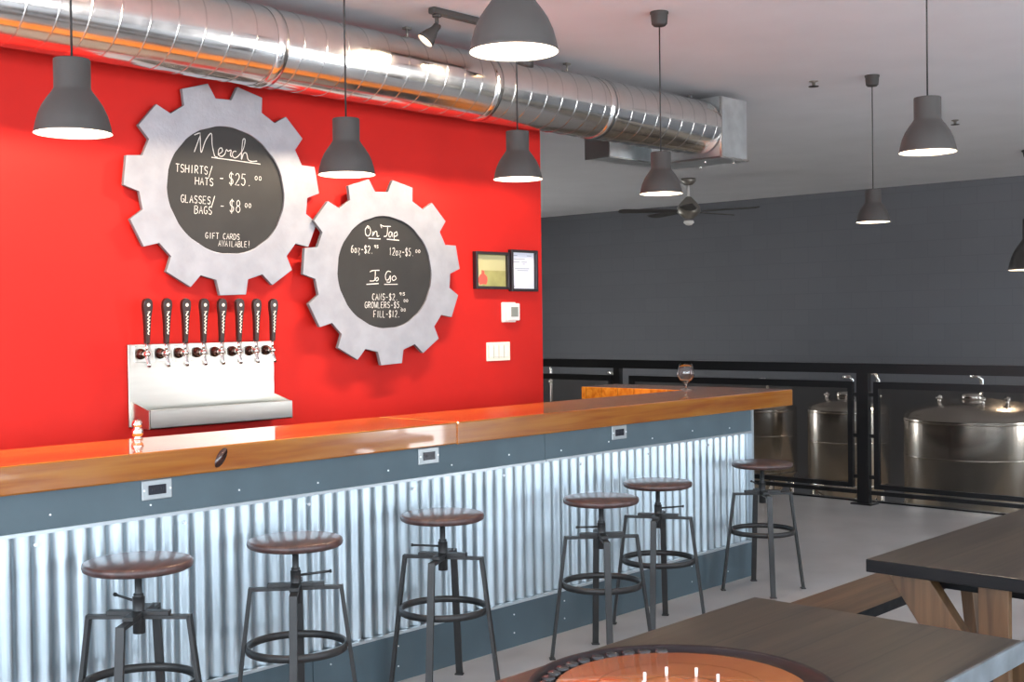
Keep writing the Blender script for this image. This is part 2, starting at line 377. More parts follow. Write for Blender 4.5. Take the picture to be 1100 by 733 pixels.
# ------------------------------------------------------------------ gear signs
def gear_sign(cx, cz, rx, rz, rb, ph, y1, label, lines, strokes, cmap, nt=11):
    t = thing('gear_sign', label, 'sign', (cx, y1, cz), group='gear-shaped chalkboard signs on the red wall')
    out, inn = [], []
    def add(a, r):
        out.append((rx*r*cos(a), rz*r*sin(a)))
    for k in range(nt):
        c = radians(ph)+2*pi*k/nt; st = 2*pi/nt
        add(c-.335*st, .865); add(c-.235*st, 1.004); add(c+.235*st, 1.004); add(c+.335*st, .865); add(c+.42*st, .862); add(c+.5*st, .862); add(c+.58*st, .862)
    for (x, z) in out:
        a = atan2(z/rz, x/rx); inn.append((rx*rb*cos(a), rz*rb*sin(a)))
    bm = bmesh.new(); prism(bm, out, -.022, 0, hole=inn); obj('gear_frame', bm, [M_gear, M_geared], t, .002)
    bm = bmesh.new(); pp = [(rx*(rb-.0005)*cos(2*pi*i/64), rz*(rb-.0005)*sin(2*pi*i/64)) for i in range(64)]
    prism(bm, pp, -.012, -.002, mis=0); cb = obj('chalkboard', bm, M_chalkb, t)
    def ribbon(bm, pts, w):
        P = [Vector((p[0], 0, p[1])) for p in pts]
        L_, R_ = [], []
        for i, p in enumerate(P):
            d = (P[min(i+1, len(P)-1)]-P[max(i-1, 0)]);
            if d.length < 1e-9: d = Vector((1, 0, 0))
            d.normalize(); nn = Vector((-d.z, 0, d.x))*w*random.uniform(.42, .6)
            for lst, s in ((L_, 1), (R_, -1)):
                v = p+nn*s; lst.append(bm.verts.new((v.x, -.0130, v.z)))
        for i in range(len(P)-1):
            bm.faces.new((L_[i], L_[i+1], R_[i+1], R_[i]))
    def conv(px, py):
        (ox, oy, sc, ccx, ccy, hw, hh, sl) = cmap
        X = ox+px/sc; Y = oy+py/sc
        return (rx*rb*(X-ccx)/hw, rz*rb*(ccy-Y+sl*(X-ccx))/hh)
    for (txt, x0, x1, yt, yb, w) in lines:
        a = conv(x0, yb); b = conv(x1, yb+.0); top = conv(x0, yt)
        H = top[1]-a[1]; W = b[0]-a[0]
        bm = bmesh.new(); adv = W/len(txt)
        for i, ch in enumerate(txt):
            for st_ in FONT.get(ch, []):
                pts = [(a[0]+adv*(i+.08+.74*u)+.06*H*(v), a[1]+H*v+random.uniform(-.02, .02)*H) for u, v in st_]
                ribbon(bm, pts, w)
        if len(bm.verts): obj('chalk_writing', bm, M_chalk, cb)
        else: bm.free()
    for grp in strokes:
        bm = bmesh.new()
        for s in grp: ribbon(bm, smooth([conv(*p) for p in s]), .0045)
        obj('chalk_writing', bm, M_chalk, cb)
    return t
def smooth(P, n=5):
    if len(P) < 3: return P
    Q = []
    for i in range(len(P)-1):
        p0 = P[max(i-1, 0)]; p1 = P[i]; p2 = P[i+1]; p3 = P[min(i+2, len(P)-1)]
        for k in range(n):
            t = k/n
            Q.append(tuple(.5*(2*b+(-a+c)*t+(2*a-5*b+4*c-d)*t*t+(-a+3*b-3*c+d)*t**3) for a, b, c, d in zip(p0, p1, p2, p3)))
    return Q+[P[-1]]
def arc(cx, cy, rx, ry, a0, a1, n=10):
    return [(cx+rx*cos(radians(a0+(a1-a0)*i/n)), cy+ry*sin(radians(a0+(a1-a0)*i/n))) for i in range(n+1)]
S_ = arc(.5, .75, .4, .25, 20, 270, 8)+arc(.5, .25, .4, .25, 90, -160, 8)
FONT = {
 'A': [[(0, 0), (.5, 1), (1, 0)], [(.2, .38), (.8, .38)]],
 'B': [[(0, 0), (0, 1)]+arc(.35, .76, .5, .24, 90, -90, 7)+arc(.35, .26, .6, .26, 90, -90, 7)+[(0, 0)]],
 'C': [arc(.55, .5, .5, .5, 50, 310)],
 'D': [[(0, 0), (0, 1)]+arc(.25, .5, .7, .5, 90, -90)+[(0, 0)]],
 'E': [[(.9, 1), (0, 1), (0, 0), (.9, 0)], [(0, .5), (.7, .5)]],
 'F': [[(.9, 1), (0, 1), (0, 0)], [(0, .5), (.7, .5)]],
 'G': [arc(.55, .5, .5, .5, 50, 340)+[(.95, .45), (.6, .45)]],
 'H': [[(0, 0), (0, 1)], [(1, 0), (1, 1)], [(0, .5), (1, .5)]],
 'I': [[(.5, 0), (.5, 1)]],
 'L': [[(0, 1), (0, 0), (.8, 0)]],
 'N': [[(0, 0), (0, 1), (.9, 0), (.9, 1)]],
 'O': [arc(.5, .5, .5, .5, 90, 450, 14)],
 'R': [[(0, 0), (0, 1)]+arc(.35, .74, .5, .26, 90, -90, 7)+[(0, .48)], [(.3, .48), (.95, 0)]],
 'S': [S_],
 'T': [[(0, 1), (1, 1)], [(.5, 1), (.5, 0)]],
 'V': [[(0, 1), (.5, 0), (1, 1)]],
 'W': [[(0, 1), (.25, 0), (.5, .7), (.75, 0), (1, 1)]],
 'o': [arc(.5, .3, .42, .3, 90, 450, 12)],
 'z': [[(.1, .6), (.85, .6), (.2, .05), (.75, -.02), (.6, -.3)]],
 '0': [arc(.5, .5, .38, .5, 90, 450, 14)],
 '1': [[(.3, .8), (.5, 1), (.5, 0)]],
 '2': [arc(.5, .72, .42, .28, 160, -40, 8)+[(.05, 0), (.95, 0)]],
 '5': [[(.9, 1), (.2, 1), (.15, .58)]+arc(.45, .32, .42, .32, 100, -150, 9)],
 '6': [[(.75, 1), (.3, .75), (.1, .35)]+arc(.48, .28, .38, .28, 170, 500, 12)],
 '8': [arc(.5, .77, .33, .23, -90, 270, 12)+arc(.5, .27, .42, .27, 90, -270, 12)],
 '$': [S_, [(.5, 1.12), (.5, -.12)]],
 '/': [[(.0, -.35), (.9, 1.15)]],
 '-': [[(.1, .45), (.85, .45)]],
 '.': [[(.4, .0), (.55, .06)]],
 '!': [[(.5, 1.15), (.5, .25)], [(.5, .08), (.5, 0)]],
 '9': [arc(.45, .72, .36, .28, 0, 360, 12)+[(.75, .2), (.55, 0)]],
}
w1, w2 = .0036, .0030
merch = [[[(120, 78), (150, 68), (140, 105), (118, 165)], [(150, 68), (150, 120), (154, 166), (176, 105), (206, 66), (210, 125), (222, 182), (236, 188)],
          [(238, 176), (262, 158), (258, 140), (244, 148), (242, 175), (258, 184), (275, 172)],
          [(275, 172), (284, 148), (292, 156), (308, 150), (304, 176), (312, 186)],
          [(336, 156), (322, 156), (314, 174), (326, 190), (344, 182)],
          [(344, 182), (372, 145), (384, 95), (374, 90), (368, 120), (362, 196), (374, 166), (390, 164), (398, 196), (416, 206), (447, 204)]],
         [[(205, 190), (330, 204), (465, 220)]]]
lines1 = [('TSHIRTS/', 22, 212, 226, 266, w1), ('HATS', 118, 216, 292, 330, w1), ('-', 243, 272, 282, 310, w1), ('$25.', 290, 420, 268, 328, w1), ('00', 430, 474, 284, 304, w2),
          ('GLASSES/', 45, 222, 382, 420, w1), ('BAGS', 112, 206, 438, 478, w1), ('-', 243, 272, 428, 452, w1), ('$8', 290, 358, 410, 472, w1), ('00', 374, 414, 428, 450, w2),
          ('GIFT CARDS', 165, 348, 577, 607, w2), ('AVAILABLE!', 232, 404, 620, 650, w2)]
gear_sign(3.542, 2.170, .564, .5175, .604, -88, YW-.022, 'larger grey gear sign with chalk Merch price list, above the beer taps', lines1, merch,
          (180, 130, 4.883, 238, 204, 63, 68, .078))
ontap = [[[(205, 78), (192, 100), (196, 130), (212, 134), (224, 110), (216, 82), (204, 76), (212, 92)], [(234, 136), (238, 108), (240, 128), (250, 108), (260, 110), (262, 136), (274, 132)]],
         [[(210, 150), (282, 152)]],
         [[(290, 86), (284, 66), (300, 74), (345, 74)], [(326, 74), (324, 110), (318, 132), (302, 136)], [(352, 110), (338, 108), (332, 130), (342, 138), (354, 112), (356, 138)], [(366, 110), (364, 158)], [(366, 116), (380, 106), (384, 126), (368, 134)]],
         [[(320, 152), (395, 157)]],
         [[(216, 350), (232, 342), (272, 340)], [(248, 344), (246, 380), (240, 402), (214, 404)], [(258, 382), (248, 394), (256, 404), (266, 392), (258, 382)]],
         [[(194, 424), (266, 420)]],
         [[(342, 350), (322, 346), (308, 370), (312, 398), (328, 394), (338, 372), (336, 410), (314, 410)], [(362, 372), (348, 386), (356, 402), (374, 390), (362, 372)]],
         [[(300, 425), (382, 425)]]]
lines2 = [('6oz-$2.', 105, 240, 192, 236, w1), ('95', 242, 270, 190, 206, w2), ('12oz-$5.', 330, 490, 202, 248, w1), ('00', 494, 530, 212, 230, w2),
          ('CANS-$2.', 225, 386, 480, 518, w1), ('95', 390, 430, 476, 492, w2), ('GROWLERS-$5.', 180, 412, 528, 564, w1), ('00', 416, 448, 518, 534, w2),
          ('FILL-$12.', 232, 396, 582, 622, w1), ('00', 398, 432, 574, 590, w2)]
gear_sign(4.545, 1.786, .570, .5115, .603, -87, YW-.048, 'smaller grey gear sign with On Tap and To Go chalk prices', lines2, ontap,
          (350, 230, 5.636, 404.5, 292.5, 50.5, 60, .024))

# ------------------------------------------------------------------ beer tap wall unit
dt = thing('drip_tray', 'stainless steel splash plate with drip tray below the row of taps', 'drip tray', (3.42, YW, 1.035))
def d_(bm): bmesh.ops.translate(bm, verts=bm.verts, vec=(-3.42, -YW, -1.035)); return bm
bm = bmesh.new(); box(bm, 3.0, 3.822, YW-.014, YW-.001, 1.04, 1.423); obj('splash_plate', d_(bm), M_steel, dt, .002)
def tray_pt(x0, x1, yf): pass
bm = bmesh.new()
TY = 5.035
# tray: front, bottom, two sloping-top end cheeks, thin-walled
box(bm, 3.02, 3.815, TY, TY+.004, 1.036, 1.121)
box(bm, 3.02, 3.815, TY, YW-.014, 1.036, 1.041)
for xs in (3.012, 3.815):
    v = [bm.verts.new((x, y, z)) for x in (xs, xs+.004) for (y, z) in ((TY, 1.036), (YW-.014, 1.036), (YW-.014, 1.158), (TY, 1.121))]
    bm.faces.new(v[:4]); bm.faces.new(v[4:][::-1])
    for i in range(4): bm.faces.new((v[i], v[4+i], v[4+(i+1) % 4], v[(i+1) % 4]))
obj('tray', d_(bm), M_steel, dt)
bm = bmesh.new(); box(bm, 3.018, 3.815, TY-.004, TY+.010, 1.119, 1.125); obj('tray_lip', d_(bm), M_steel, dt, .001)
bm = bmesh.new()
for i in range(26): box(bm, 3.03+i*.0304, 3.036+i*.0304, TY+.01, YW-.016, 1.097, 1.100)
for y in (TY+.012, YW-.03): box(bm, 3.02, 3.812, y, y+.006, 1.094, 1.098)
obj('grille', d_(bm), M_steel, dt)

def tap(name, loc, label):
    t = thing(name, label, 'beer tap', loc, group='row of beer taps on the steel plate')
    R90 = Matrix.Rotation(radians(90), 4, 'X')
    bm = bmesh.new(); box(bm, -.030, .034, -.004, 0, -.040, .036); obj('mounting_plate', bm, M_steel, t, .0015)
    bm = bmesh.new(); lathe(bm, [(0, .004), (.024, .004), (.026, .010), (.024, .018), (.019, .024), (.017, .034), (0, .034)], 20, mtx=R90 ); obj('shank_collar', bm, M_collar, t)
    bm = bmesh.new(); lathe(bm, [(0, .034), (.011, .034), (.013, .045), (.012, .075), (.0, .082)], 16, mtx=R90)
    obj('faucet_body', bm, M_chrome, t)
    bm = bmesh.new(); path(bm, [(0, -.058, -.004), (0, -.066, -.020), (0, -.078, -.045), (0, -.082, -.062)], [.010, .009, .008, .0085], 12); obj('spout', bm, M_chrome, t)
    bm = bmesh.new(); path(bm, [(0, -.062, .004), (0, -.063, .03), (0, -.064, .052)], [.008, .006, .008], 10); obj('lever', bm, M_chrome, t)
    # paddle handle : rounded top, narrow foot, leaning a little forward
    hm = Matrix.Translation((0, -.064, .048)) @ Matrix.Rotation(radians(6), 4, 'X') @ Matrix.Rotation(radians(-2), 4, 'Y')
    prof = [(.0105, 0), (.012, .03), (.0145, .08), (.0175, .125), (.021, .148), (.0235, .165), (.0245, .180), (.0225, .196), (.016, .207), (.006, .212)]
    bm = bmesh.new(); poly = [(w, z) for w, z in prof]+[(-w, z) for w, z in prof[::-1]]
    prism(bm, poly, -.012, .012, mis=0); bmesh.ops.transform(bm, matrix=hm, verts=bm.verts)
    h = obj('handle', bm, M_handle, t, .004)
    bm = bmesh.new()   # round emblem and vertical script on the paddle
    lathe(bm, [(0, 0), (.0085, 0)], 16, mtx=hm @ Matrix.Translation((0, -.0128, .182)) @ R90)
    obj('emblem', bm, M_cream, h)
    bm = bmesh.new(); rnd = random.Random(3)
    pts = [(-.007, .150), (.006, .152), (.001, .144), (-.004, .132), (.006, .128), (-.003, .116), (.006, .112), (-.004, .102), (.005, .096), (-.003, .086), (.005, .080), (-.003, .070), (.004, .062), (-.002, .052), (.003, .044)]
    P = smooth(pts, 4)
    L_ = [bm.verts.new(hm @ Vector((x-.0034, -.0130, z))) for x, z in P]; R_ = [bm.verts.new(hm @ Vector((x+.0034, -.0130, z))) for x, z in P]
    for i in range(len(P)-1): bm.faces.new((L_[i], L_[i+1], R_[i+1], R_[i]))
    obj('script_lettering', bm, M_cream, h)
    return t
tapx = [3.060, 3.162, 3.263, 3.364, 3.465, 3.566, 3.667, 3.768]
tn = ['leftmost beer tap of the row, dark paddle handle with cream script', 'second beer tap from the left, dark paddle handle', 'third beer tap from the left, dark paddle handle',
      'fourth beer tap from the left, dark paddle handle', 'fourth beer tap from the right, dark paddle handle', 'third beer tap from the right, dark paddle handle',
      'second beer tap from the right, dark paddle handle', 'rightmost beer tap of the row, dark paddle handle with cream script']
t0 = tap('beer_tap', (tapx[0], YW-.014, 1.378), tn[0])
for x, lb in list(zip(tapx, tn))[1:]:
    c = copy_tree(t0); c.location = (x, YW-.014, 1.378); c['label'] = lb

# chrome double knob standing at the back of the counter
kb = thing('chrome_bell', 'small polished chrome double-ball fitting standing on the counter below the drip tray', 'fitting', (2.535, 4.325, 1.071))
bm = bmesh.new(); lathe(bm, [(0, 0), (.022, 0), (.022, .004), (.014, .008), (.020, .014), (.0245, .026), (.020, .038), (.012, .044)], 24); obj('lower_ball', bm, M_chrome, kb)
bm = bmesh.new(); lathe(bm, [(.012, .044), (.018, .048), (.0205, .058), (.016, .070), (.008, .075), (.0, .077)], 24); obj('upper_ball', bm, M_chrome, kb)

# ------------------------------------------------------------------ framed pieces, thermostat, switches
def framed(cx, cz, w, h, label, cat='picture'):
    t = thing('picture_frame', label, cat, (cx, YW, cz)); fw = .017
    bm = bmesh.new(); o4 = [(-w/2, -h/2), (w/2, -h/2), (w/2, h/2), (-w/2, h/2)]; i4 = [(x-math.copysign(fw, x), z-math.copysign(fw, z)) for x, z in o4]
    prism(bm, o4, -.034, -.002, mis=0, hole=i4); obj('frame', bm, M_frame, t, .002)
    return t, w/2-fw, h/2-fw
t, a, b = framed(5.440, 1.816, .296, .226, 'black framed olive print with a red figure, left of the certificate')
bm = bmesh.new(); box(bm, -a, a, -.012, -.004, -b, b); p = obj('print', bm, M_olive, t)
bm = bmesh.new(); box(bm, -a+.001, -a+.055, -.013, -.012, -b+.005, b-.005); box(bm, -a+.056, a-.002, -.013, -.012, .0, b-.004); obj('pale_field', bm, M_olive2, p)
bm = bmesh.new(); prism(bm, [(-.100, -.088), (-.070, -.082), (-.045, -.086), (-.034, -.062), (-.036, -.040), (-.052, -.026), (-.060, -.024), (-.062, -.004), (-.082, .002), (-.084, -.022), (-.098, -.028), (-.110, -.045), (-.112, -.068)], -.0145, -.013, mis=0); obj('red_figure', bm, M_redprint, p)
t, a, b = framed(5.727, 1.820, .245, .258, 'black framed white certificate beside the right edge of the red wall', 'certificate')
bm = bmesh.new(); box(bm, -a, a, -.012, -.004, -b, b); p = obj('paper', bm, M_paper, t)
bm = bmesh.new()
for z, x0, x1 in ((.092, -.09, -.05), (.092, .04, .08), (.07, -.08, .02), (.052, -.085, -.03), (.052, -.01, .04), (.04, .0, .02), (.012, -.07, .06), (.0, -.05, .05), (-.1, -.092, -.075)):
    box(bm, x0, x1, -.0125, -.012, z, z+.004)
obj('printed_text', bm, M_ink, p)
t = thing('thermostat', 'white wall thermostat with grey display above the light switches', 'thermostat', (5.607, YW, 1.562))
bm = bmesh.new(); box(bm, -.072, .055, -.012, 0, -.062, .062); obj('wall_plate', bm, M_white, t, .006)
bm = bmesh.new(); box(bm, -.045, .070, -.032, -.012, -.052, .055); bd = obj('body', bm, M_white, t, .006)
bm = bmesh.new(); box(bm, -.012, .050, -.0335, -.032, -.028, .032); obj('display', bm, M_lcd, t)
t = thing('light_switch_plate', 'white four-gang light switch plate low on the red wall', 'light switch', (5.504, YW, 1.323))
bm = bmesh.new(); box(bm, -.104, .104, -.007, 0, -.057, .057); obj('plate', bm, M_cream, t, .003)
for q in (-.069, -.023, .023, .069):
    bm = bmesh.new(); box(bm, q-.017, q+.017, -.0125, -.007, -.034, .034); obj('rocker', bm, M_white, t, .003)
    bm = bmesh.new(); box(bm, q-.0225, q-.0200, -.0078, -.007, -.040, .040); obj('rocker_gap', bm, M_lcd, t)

# ------------------------------------------------------------------ bar stools
def stool(name, loc, rot, hs, lever, label):
    t = thing(name, label, 'bar stool', loc, rot, 'round-seat adjustable bar stools')
    # all legs in local frame at azimuths 0,90,180,270 ; hs = seat top height
    bm = bmesh.new(); lathe(bm, [(0, -.028), (.158, -.028), (.168, -.022), (.1705, -.012), (.168, -.003), (.160, 0), (0, 0)], 48, c=(0, 0, hs))
    obj('seat', bm, M_seat, t)
    bm = bmesh.new(); tube(bm, (0, 0, .500), (0, 0, hs-.034), .0115, n=16); tube(bm, (0, 0, hs-.036), (0, 0, hs-.028), .055, n=20); obj('screw_post', bm, M_iron, t)
    bm = bmesh.new(); tube(bm, (0, 0, .490), (0, 0, .605), .019, n=18); tube(bm, (0, 0, .600), (0, 0, .615), .0155, n=18); obj('collar', bm, M_iron, t)
    bm = bmesh.new(); a = lever
    tube(bm, (.015*cos(a), .015*sin(a), .588), (.125*cos(a), .125*sin(a), .596), .0045, n=8); tube(bm, (.120*cos(a), .120*sin(a), .5957), (.128*cos(a), .128*sin(a), .5962), .0065, n=10)
    obj('height_lever', bm, M_iron, t)
    for k in range(2):
        d = Vector((1, 0, 0)) if k == 0 else Vector((0, 1, 0))
        bm = bmesh.new(); z = .555+.0001*k
        bar(bm, d*-.10+Vector((0, 0, z)), d*.10+Vector((0, 0, z)), .034, .014-.0003*k); obj('cross_plate', bm, M_iron, t, .002)
    zt = .542
    for k in range(4):
        a = pi/2*k; d = Vector((cos(a), sin(a), 0)); s = Vector((-sin(a), cos(a), 0)); z = Vector((0, 0, 1))
        bm = bmesh.new()
        bar(bm, d*(.018)+z*(zt), d*.166+z*zt, .028, .012)
        bar(bm, d*.160+z*(zt+.006), d*.2285+z*.006, .028, .014, up=tuple(d))
        bar(bm, d*.2275+z*.006+z*0, d*.2275, .036, .026, up=tuple(d))
        obj('leg', bm, M_iron, t, .0015)
    bm = bmesh.new(); ri = .170
    prof = [(ri, -.013), (ri+.010, -.013), (ri+.010, .013), (ri, .013)]
    lathe(bm, prof, 48, c=(0, 0, .333), closed=True); obj('foot_ring', bm, M_iron, t)
    return t
ST = [(2.125, 3.636, 40, 1.036, 95, 'leftmost bar stool, round brown seat, beside the left end of the corrugated panel'),
      (2.753, 3.626, 49, 1.0155, -35, 'second bar stool from the left, lever pointing right'),
      (3.509, 3.640, 30, 1.010, 140, 'third bar stool from the left, below the middle power outlet'),
      (4.309, 3.451, 47, .998, 160, 'bar stool in front of its close neighbour, near the round game board'),
      (4.929, 3.591, 28, .990, -50, 'bar stool close behind the one nearest the game board'),
      (5.965, 3.634, 45, .984, 60, 'farthest bar stool, standing at the right end of the bar')]
for x, y, az, hs, lv, lb in ST:
    o = stool('bar_stool', (x, y, 0), radians(az), .720, radians(lv-az), lb); o.scale = (hs, hs, hs)

# ------------------------------------------------------------------ pendant lamps
def pendant(x, y, zr, s, label, canopy=True):
    t = thing('pendant_lamp', label, 'pendant lamp', (x, y, zr), group='dark grey bell pendant lamps')
    out = [(.050, .214), (.0515, .210), (.0515, .130), (.058, .119), (.070, .103), (.085, .080), (.0965, .054), (.1035, .028), (.1075, .008), (.110, 0)]
    inn = [(.1075, .0005), (.1045, .008), (.1005, .029), (.0935, .054), (.082, .079), (.067, .101), (.055, .117), (.0485, .130), (.0485, .150), (0, .150)]
    prof = [(0, .214)]+out+inn
    mis = [0]*(len(out)) + [1]*(len(inn))
    bm = bmesh.new(); lathe(bm, [(r*s, z*s) for r, z in prof], 48, mis=mis); obj('lamp_shade', bm, [M_lamp, M_lampin], t)
    bm = bmesh.new(); lathe(bm, [(0, .149*s), (.017*s, .149*s), (.018*s, .112*s), (0, .112*s)], 16); obj('bulb_socket', bm, M_white, t)
    bm = bmesh.new(); lathe(bm, [(0, .111), (.013, .110), (.018, .098), (.028, .078), (.031, .062), (.027, .046), (.015, .036), (0, .033)], 20)
    bmesh.ops.scale(bm, vec=(s, s, s), verts=bm.verts); obj('bulb', bm, M_bulb, t)
    top = CEIL-zr
    bm = bmesh.new(); tube(bm, (0, 0, .213*s), (0, 0, top-.055), .0035, n=8); obj('cord', bm, M_cord, t)
    bm = bmesh.new(); cs = 1. if s < 1.5 else 2.6; lathe(bm, [(r_*cs, z_) for r_, z_ in [(0, top-.075), (.012, top-.075), (.030, top-.072), (.040, top-.062), (.044, top-.012), (.0475, top-.010), (.0475, top-.0005), (0, top-.0005)]], 28); obj('ceiling_canopy', bm, M_lamp, t)
    return t
LP = [(1.777, 3.351, 2.067, 1.0, 'leftmost pendant lamp, hanging left of the larger gear sign'),
      (3.054, 3.665, 2.075, 1.0, 'pendant lamp hanging between the two gear signs'),
      (4.090, 3.726, 2.140, 1.0, 'pendant lamp hanging in front of the red wall near its right edge'),
      (5.200, 3.745, 2.150, 1.0, 'pendant lamp hanging in front of the end of the round duct'),
      (7.568, 3.757, 2.122, 1.0, 'farthest small pendant lamp, hanging before the dark block wall'),
      (2.235, 2.044, 2.166, 1.0, 'nearest pendant lamp, cut by the top edge of the photo'),
      (4.660, 2.083, 2.145, 1.0, 'pendant lamp at upper right on a long cord in front of the plain ceiling'),
      (12.17, 4.37, 1.93, 2.3, 'large pendant lamp half cut off by the right edge of the photo')]
for a in LP: pendant(*a)

# ------------------------------------------------------------------ track spotlights
def spot_track(x0, x1, y, heads, label, power):
    t = thing('spotlight_bar', label, 'spotlight', (x0, y, CEIL), group='ceiling bars of small spotlights')
    bm = bmesh.new(); box(bm, 0, x1-x0, -.022, .022, -.034, -.0005); obj('mounting_bar', bm, M_lamp, t, .008)
    for hx, aim in heads:
        p = Vector((hx-x0, 0, -.034))
        piv = p+Vector((0, 0, -.058))
        d = (Vector(aim)-Vector((hx, y, CEIL-.11))).normalized()
        bm = bmesh.new(); tube(bm, p, piv, .010, n=12); tube(bm, p, p-Vector((0, 0, .012)), .022, n=16); tube(bm, piv-Vector((.016, 0, 0)), piv+Vector((.016, 0, 0)), .013, n=14); obj('swivel_arm', bm, M_lamp, t)
        m, _ = frame_to(piv, piv+d)
        bm = bmesh.new()
        pr = [(0, -.012), (.018, -.010), (.021, .022), (.032, .048), (.043, .078), (.046, .098), (.0435, .098), (.040, .078), (.029, .050), (0, .046)]
        lathe(bm, pr, 28, mtx=m, mis=[0]*6+[1]*3); hd = obj('spot_head', bm, [M_lamp, M_lampin], t)
        bm = bmesh.new(); lathe(bm, [(0, .060), (.022, .062), (.024, .068), (.0, .074)], 16, mtx=m); obj('bulb', bm, M_spotbulb, hd)
        ld = bpy.data.lights.new('spot_beam', 'SPOT'); ld.energy = power; ld.color = (1., .80, .58); ld.spot_size = radians(104); ld.spot_blend = .55; ld.shadow_soft_size = .028
        lo = bpy.data.objects.new('spot_beam', ld); COL.objects.link(lo); lo.parent = t
        m2 = (Matrix((d.cross(Vector((0, 0, 1))).normalized(), Vector((0, 0, 0)), -d)).transposed()).to_4x4()
        xx = d.cross(Vector((0, 0, 1))).normalized(); zz = -d; yy = zz.cross(xx)
        m2 = Matrix((xx, yy, zz)).transposed().to_4x4(); m2.translation = piv+d*.102
        lo.matrix_local = m2
M_spotbulb = mat('lit_spot_bulb', (1., .80, .55), .5, emis=25.)
SP = 84
spot_track(4.29, 5.05, 4.48, [(4.33, (3.3, 5.1, 1.5)), (4.68, (4.3, 5.1, 1.5)), (5.02, (5.2, 5.1, 1.6))], 'grey spotlight bar on the ceiling behind the nearest pendant lamp', SP)
spot_track(1.75, 2.55, 4.48, [(1.8, (1.2, 5.1, 1.3)), (2.15, (2.2, 5.1, 1.3)), (2.5, (3.0, 5.1, 1.5))], 'grey spotlight bar on the ceiling above the left end of the bar', SP)

# ------------------------------------------------------------------ duct work
DY, DZ, DR = 4.885, 2.832, .188
du = thing('round_duct', 'long shiny spiral-seam round duct running below the ceiling', 'duct', (3.0, DY, DZ))
bm = bmesh.new(); nx, nth = 120, 72; L0, L1 = -4.8, 4.233; rows = []
for i in range(nx+1):
    x = L0+(L1-L0)*i/nx
    rows.append([bm.verts.new((x, DR*cos(2*pi*k/nth), DR*sin(2*pi*k/nth))) for k in range(nth)])
for a, b in zip(rows, rows[1:]):
    for k in range(nth):
        f = bm.faces.new((a[k], a[(k+1) % nth], b[(k+1) % nth], b[k])); f.smooth = True
obj('duct_tube', bm, M_duct, du)
bm = bmesh.new(); pitch = .135; N_ = int((L1-L0)/pitch*40); rings = []
for i in range(N_):
    a = 2*pi*i/40; x = L0+pitch*i/40
    c_, s_ = cos(-a), sin(-a)
    rings.append([bm.verts.new((x+dx, (DR+dr)*c_, (DR+dr)*s_)) for dx, dr in ((-.005, -.0005), (-.002, .0022), (.002, .0022), (.005, -.0005))])
for a, b in zip(rings, rings[1:]):
    for k in range(3):
        f = bm.faces.new((a[k], a[k+1], b[k+1], b[k])); f.smooth = True
obj('spiral_seam', bm, M_seam, du)
for x in (-.86, .55, 2.02, 3.05):
    bm = bmesh.new(); lathe(bm, [(DR+.001, -.03), (DR+.006, -.027), (DR+.006, .027), (DR+.001, .03)], 64, mtx=Matrix.Translation((x, 0, 0)) @ Matrix.Rotation(pi/2, 4, 'Y')); obj('coupling', bm, M_duct, du)
for x in (.16, 1.5, 2.82):
    bm = bmesh.new(); tube(bm, (x, 0, DR-.004), (x, 0, CEIL-DZ-.001), .006, n=8); box(bm, x-.03, x+.03, -.012, .012, DR-.002, DR+.008); box(bm, x-.02, x+.02, -.015, .015, CEIL-DZ-.012, CEIL-DZ-.0005)
    obj('hanger', bm, M_wire, du)
pl = thing('duct_box', 'square sheet-metal duct box at the end of the round duct', 'duct', (7.40, 4.98, 2.61))
bm = bmesh.new(); box(bm, -.155, .175, -.27, .32, 0, .425); obj('box_shell', bm, M_vent, pl, .004)
bm = bmesh.new(); box(bm, -.165, .185, -.28, .33, .002, .012); box(bm, -.162, -.148, -.277, -.263, .01, .42); obj('box_flange', bm, M_seam, pl)
bm = bmesh.new()
for (x, y) in ((-.12, .2), (-.1, -.1), (.08, -.22), (.14, .1)): tube(bm, (x, y, -.018), (x, y, .001), .008, n=8)
obj('bolt', bm, M_chrome, pl)
rd = thing('rectangular_duct', 'flat rectangular branch duct seen below and behind the round duct', 'duct', (6.9, 5.55, 2.655))
bm = bmesh.new(); box(bm, -.02, .90, -.15, .06, 0, .26); obj('duct_shell', bm, M_vent, rd, .003)
bm = bmesh.new(); box(bm, -.026, -.016, -.156, .066, -.004, .266); box(bm, -.02, .90, -.156, -.15, -.006, .004); obj('end_flange', bm, M_seam, rd)
bm = bmesh.new()
for x in (.1, .7): box(bm, x, x+.02, -.06, -.04, .259, CEIL-2.655)
obj('hanger_strap', bm, M_vent, rd)
bm = bmesh.new()
for x in (-.12, .12): box(bm, x, x+.02, .0, .02, .424, CEIL-2.61)
obj('hanger_strap', bm, M_vent, pl)

# added lights, unseen behind the red wall, brightening tanks and block wall
for (x, y) in ((7.3, 10.6), (10.2, 12.4)):
    t = thing('added_ceiling_light', 'added long light, unseen, brightening the brewing room', 'added light', (x, y, CEIL), group='added lights over the brewing room')
    bm = bmesh.new(); box(bm, -.62, .62, -.08, .08, -.06, -.0005); obj('housing', bm, M_white, t, .004)
    bm = bmesh.new(); box(bm, -.60, .60, -.06, .06, -.075, -.0605); obj('diffuser', bm, M_tubel, t)
